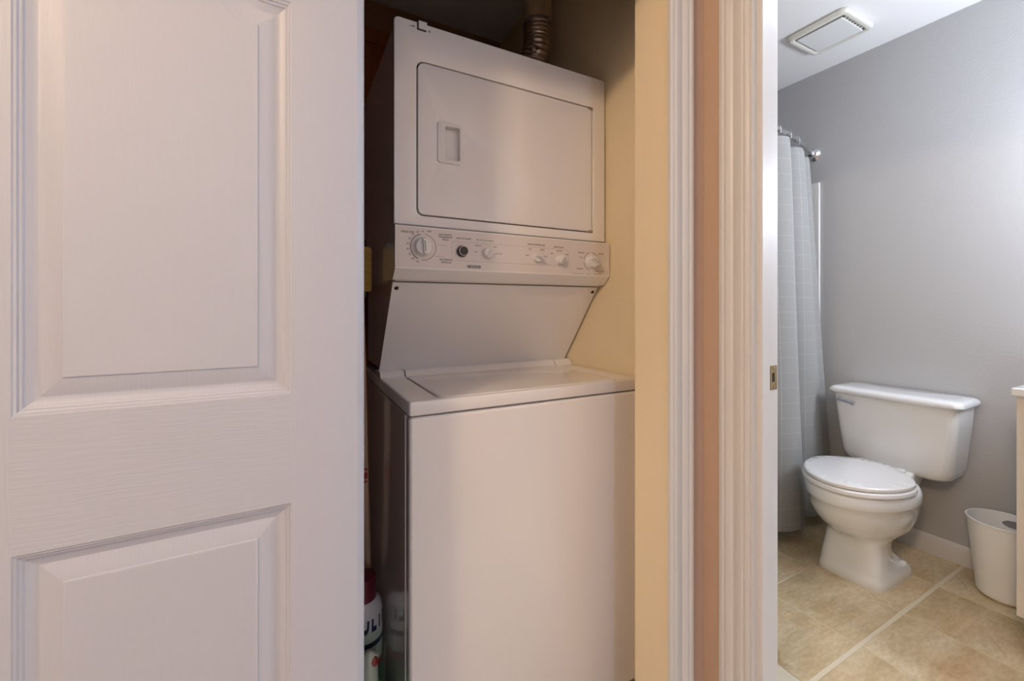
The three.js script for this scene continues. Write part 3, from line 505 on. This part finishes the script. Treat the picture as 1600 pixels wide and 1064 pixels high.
// ---------------------------------------------------------------- waste bin
{
  const b = thing('waste_bin', 'frosted white plastic waste bin with an oval grip hole, between the toilet and the vanity', 'bin', [2.462, 0, -0.547]);
  const m = phys([0.96, 0.97, 0.97], 0.4, { transmission: 0.08, thickness: 0, side: THREE.DoubleSide });
  const NA = 288, NH = 120, HT = 0.296, R0 = 0.076, R1 = 0.103, pos = [], uv = [], idx = [];
  const prof = []; for (let k = 0; k <= NH; k++) { const t = k / NH; prof.push([t < 0.06 ? R0 - 0.018 * (1 - Math.sin(t / 0.06 * Math.PI / 2)) : R0 + (R1 - R0) * (t - 0.06) / 0.94, HT * t]); }
  const hole = (a, y) => { const da = Math.atan2(Math.sin(a - 0.05), Math.cos(a - 0.05)) * R1; return (da / 0.034) ** 2 + ((y - 0.258) / 0.015) ** 2; };
  for (const [o, flip] of [[0, 0], [-0.0022, 1]]) {
    const st = pos.length / 3;
    for (let k = 0; k <= NH; k++) for (let i = 0; i <= NA; i++) { const a = i / NA * 2 * Math.PI, r = prof[k][0] + o; pos.push(r * Math.cos(a), prof[k][1] + (o && k === 0 ? 0.002 : 0), r * Math.sin(a)); uv.push(i / NA, k / NH); }
    for (let k = 0; k < NH; k++) for (let i = 0; i < NA; i++) {
      const a = (i + 0.5) / NA * 2 * Math.PI; if (hole(a, HT * (k + 0.5) / NH) < 1) continue;
      const p = st + k * (NA + 1) + i, q = p + NA + 1; flip ? idx.push(p, p + 1, q, p + 1, q + 1, q) : idx.push(p, q, p + 1, p + 1, q, q + 1);
    }
  }
  const g = new THREE.BufferGeometry(); g.setAttribute('position', new THREE.Float32BufferAttribute(pos, 3)); g.setAttribute('uv', new THREE.Float32BufferAttribute(uv, 2)); g.setIndex(idx); g.computeVertexNormals();
  part('wall', g, m, b);
  part('bottom', cyl(R0 - 0.018, R0 - 0.018, 0.003, 48, 0, 0.0025, 0), m, b);
  const rim = new THREE.TorusGeometry(R1, 0.0028, 10, 72); rim.rotateX(Math.PI / 2); rim.translate(0, HT, 0); part('rim', rim, m, b);
}
// ---------------------------------------------------------------- vanity with counter, lamp bar above
{
  const v = thing('vanity', 'cream vanity cabinet with a white counter at the right edge beside the bin', 'cabinet', [XT, 0, -0.436]);
  const paint = phys([0.72, 0.67, 0.61], 0.4), D = XT - 2.075;
  part('carcass', box(-D, -0.002, 0.136, 0.845, 0, 0.68, 0.002), paint, v);
  part('toe_kick', box(-D + 0.05, -0.002, 0, 0.136, 0.010, 0.67), std([0.78, 0.74, 0.72], 0.5), v);
  for (const [z0, z1] of [[0.03, 0.335], [0.345, 0.65]]) { const d = part('door', [box(-D - 0.018, -D, 0.17, 0.81, z0, z1, 0.003), box(-D - 0.022, -D - 0.017, 0.23, 0.75, z0 + 0.055, z1 - 0.055, 0.003)], paint, v); part('knob', cyl(0.011, 0.014, 0.02, 16, -D - 0.028, 0.72, z0 < 0.1 ? z1 - 0.03 : z0 + 0.03, 'x'), M.chrome, d); }
  part('counter', [box(-D - 0.02, -0.002, 0.845, 0.872, -0.008, 0.70, 0.006, 3), box(-0.022, -0.002, 0.872, 0.95, -0.008, 0.70, 0.003)], M.china, v, 'white counter');
}
{
  const L = thing('vanity_light', 'bar of three round bulbs on the bathroom wall above the vanity', 'lamp', [XT, VANITY_BULBS.y, -0.03]);
  part('backplate', box(-0.03, 0, -0.05, 0.05, -0.30, 0.30, 0.008), M.chrome, L);
  for (const z of VANITY_BULBS.z) {
    part('socket', cyl(0.022, 0.026, 0.06, 20, -0.06, 0, z + 0.03, 'x'), M.chrome, L);
    const bulb = part('bulb', new THREE.SphereGeometry(0.045, 24, 16).translate(VANITY_BULBS.x - XT, 0, z + 0.03), new THREE.MeshStandardMaterial({ color: 0xffffff, emissive: VANITY_BULBS.color, emissiveIntensity: 3 }), L);
    const p = new THREE.PointLight(VANITY_BULBS.color, VANITY_BULBS.power); p.position.set(VANITY_BULBS.x - XT, 0, z + 0.03); p.shadow.radius = 4; p.name = 'bulb_light'; L.add(p);
  }
}
// ---------------------------------------------------------------- ceiling fan grille
{
  const f = thing('exhaust_fan', 'off-white square exhaust fan grille on the bathroom ceiling', 'fan', [2.262, CEIL, -1.055]);
  const cream = phys([0.74, 0.73, 0.66], 0.4), h = 0.128;
  const s = rrect(-h, h, -h, h, 0.03); s.holes.push(rrect(-h + 0.027, h - 0.027, -h + 0.027, h - 0.027, 0.008, THREE.Path));
  const g = extrude(s, 0.026, 0.010, 4); g.rotateX(Math.PI / 2); part('frame', toCreasedNormals(g, 0.5), cream, f);
  part('housing', box(-h + 0.02, h - 0.02, -0.004, 0.0, -h + 0.02, h - 0.02), M.dark, f);
  part('cover', box(-h + 0.034, h - 0.034, -0.027, -0.019, -h + 0.034, h - 0.034, 0.003), std([0.78, 0.79, 0.78], 0.5), f, 'flat centre cover');
  for (let k = 0; k < 7; k++) { const x = -0.072 + k * 0.024; part('slat', box(x - 0.004, x + 0.004, -0.022, -0.010, -h + 0.026, -h + 0.036), cream, f); part('slat', box(x - 0.004, x + 0.004, -0.022, -0.010, h - 0.036, h - 0.026), cream, f); }
}
// ---------------------------------------------------------------- ceiling domes: the warm hall lamp and two added fill lamps
for (const [l, label] of [[HALL_LAMP, 'warm dome lamp on the hall ceiling to the left'], [HALL_FILL_2, 'added cool fill light, a dome on the hall ceiling behind the viewer'], [BATH_FILL, 'added white fill light, a dome on the bathroom ceiling near the vanity']]) {
  const t = thing('ceiling_lamp_or_fill', label, 'lamp', [l.at[0], CEIL, l.at[2]]);
  part('base', lathe([[0, 0], [0.15, 0], [0.15, -0.012], [0.13, -0.02], [0, -0.02]].reverse(), 40), M.trim, t);
  part('shade', lathe([[0, -0.10], [0.05, -0.095], [0.10, -0.072], [0.13, -0.02]], 40), new THREE.MeshStandardMaterial({ color: 0xffffff, emissive: l.color, emissiveIntensity: 2, side: THREE.DoubleSide }), t);
  const p = new THREE.PointLight(l.color, l.power); p.position.set(0, -0.13, 0); p.shadow.radius = 5; t.add(p); p.name = 'lamp_light';
}
scene.traverse(o => { if (o.isMesh) { o.castShadow = o.receiveShadow = true; } if (o.isLight) o.castShadow = true; });
renderer.render(scene, camera);
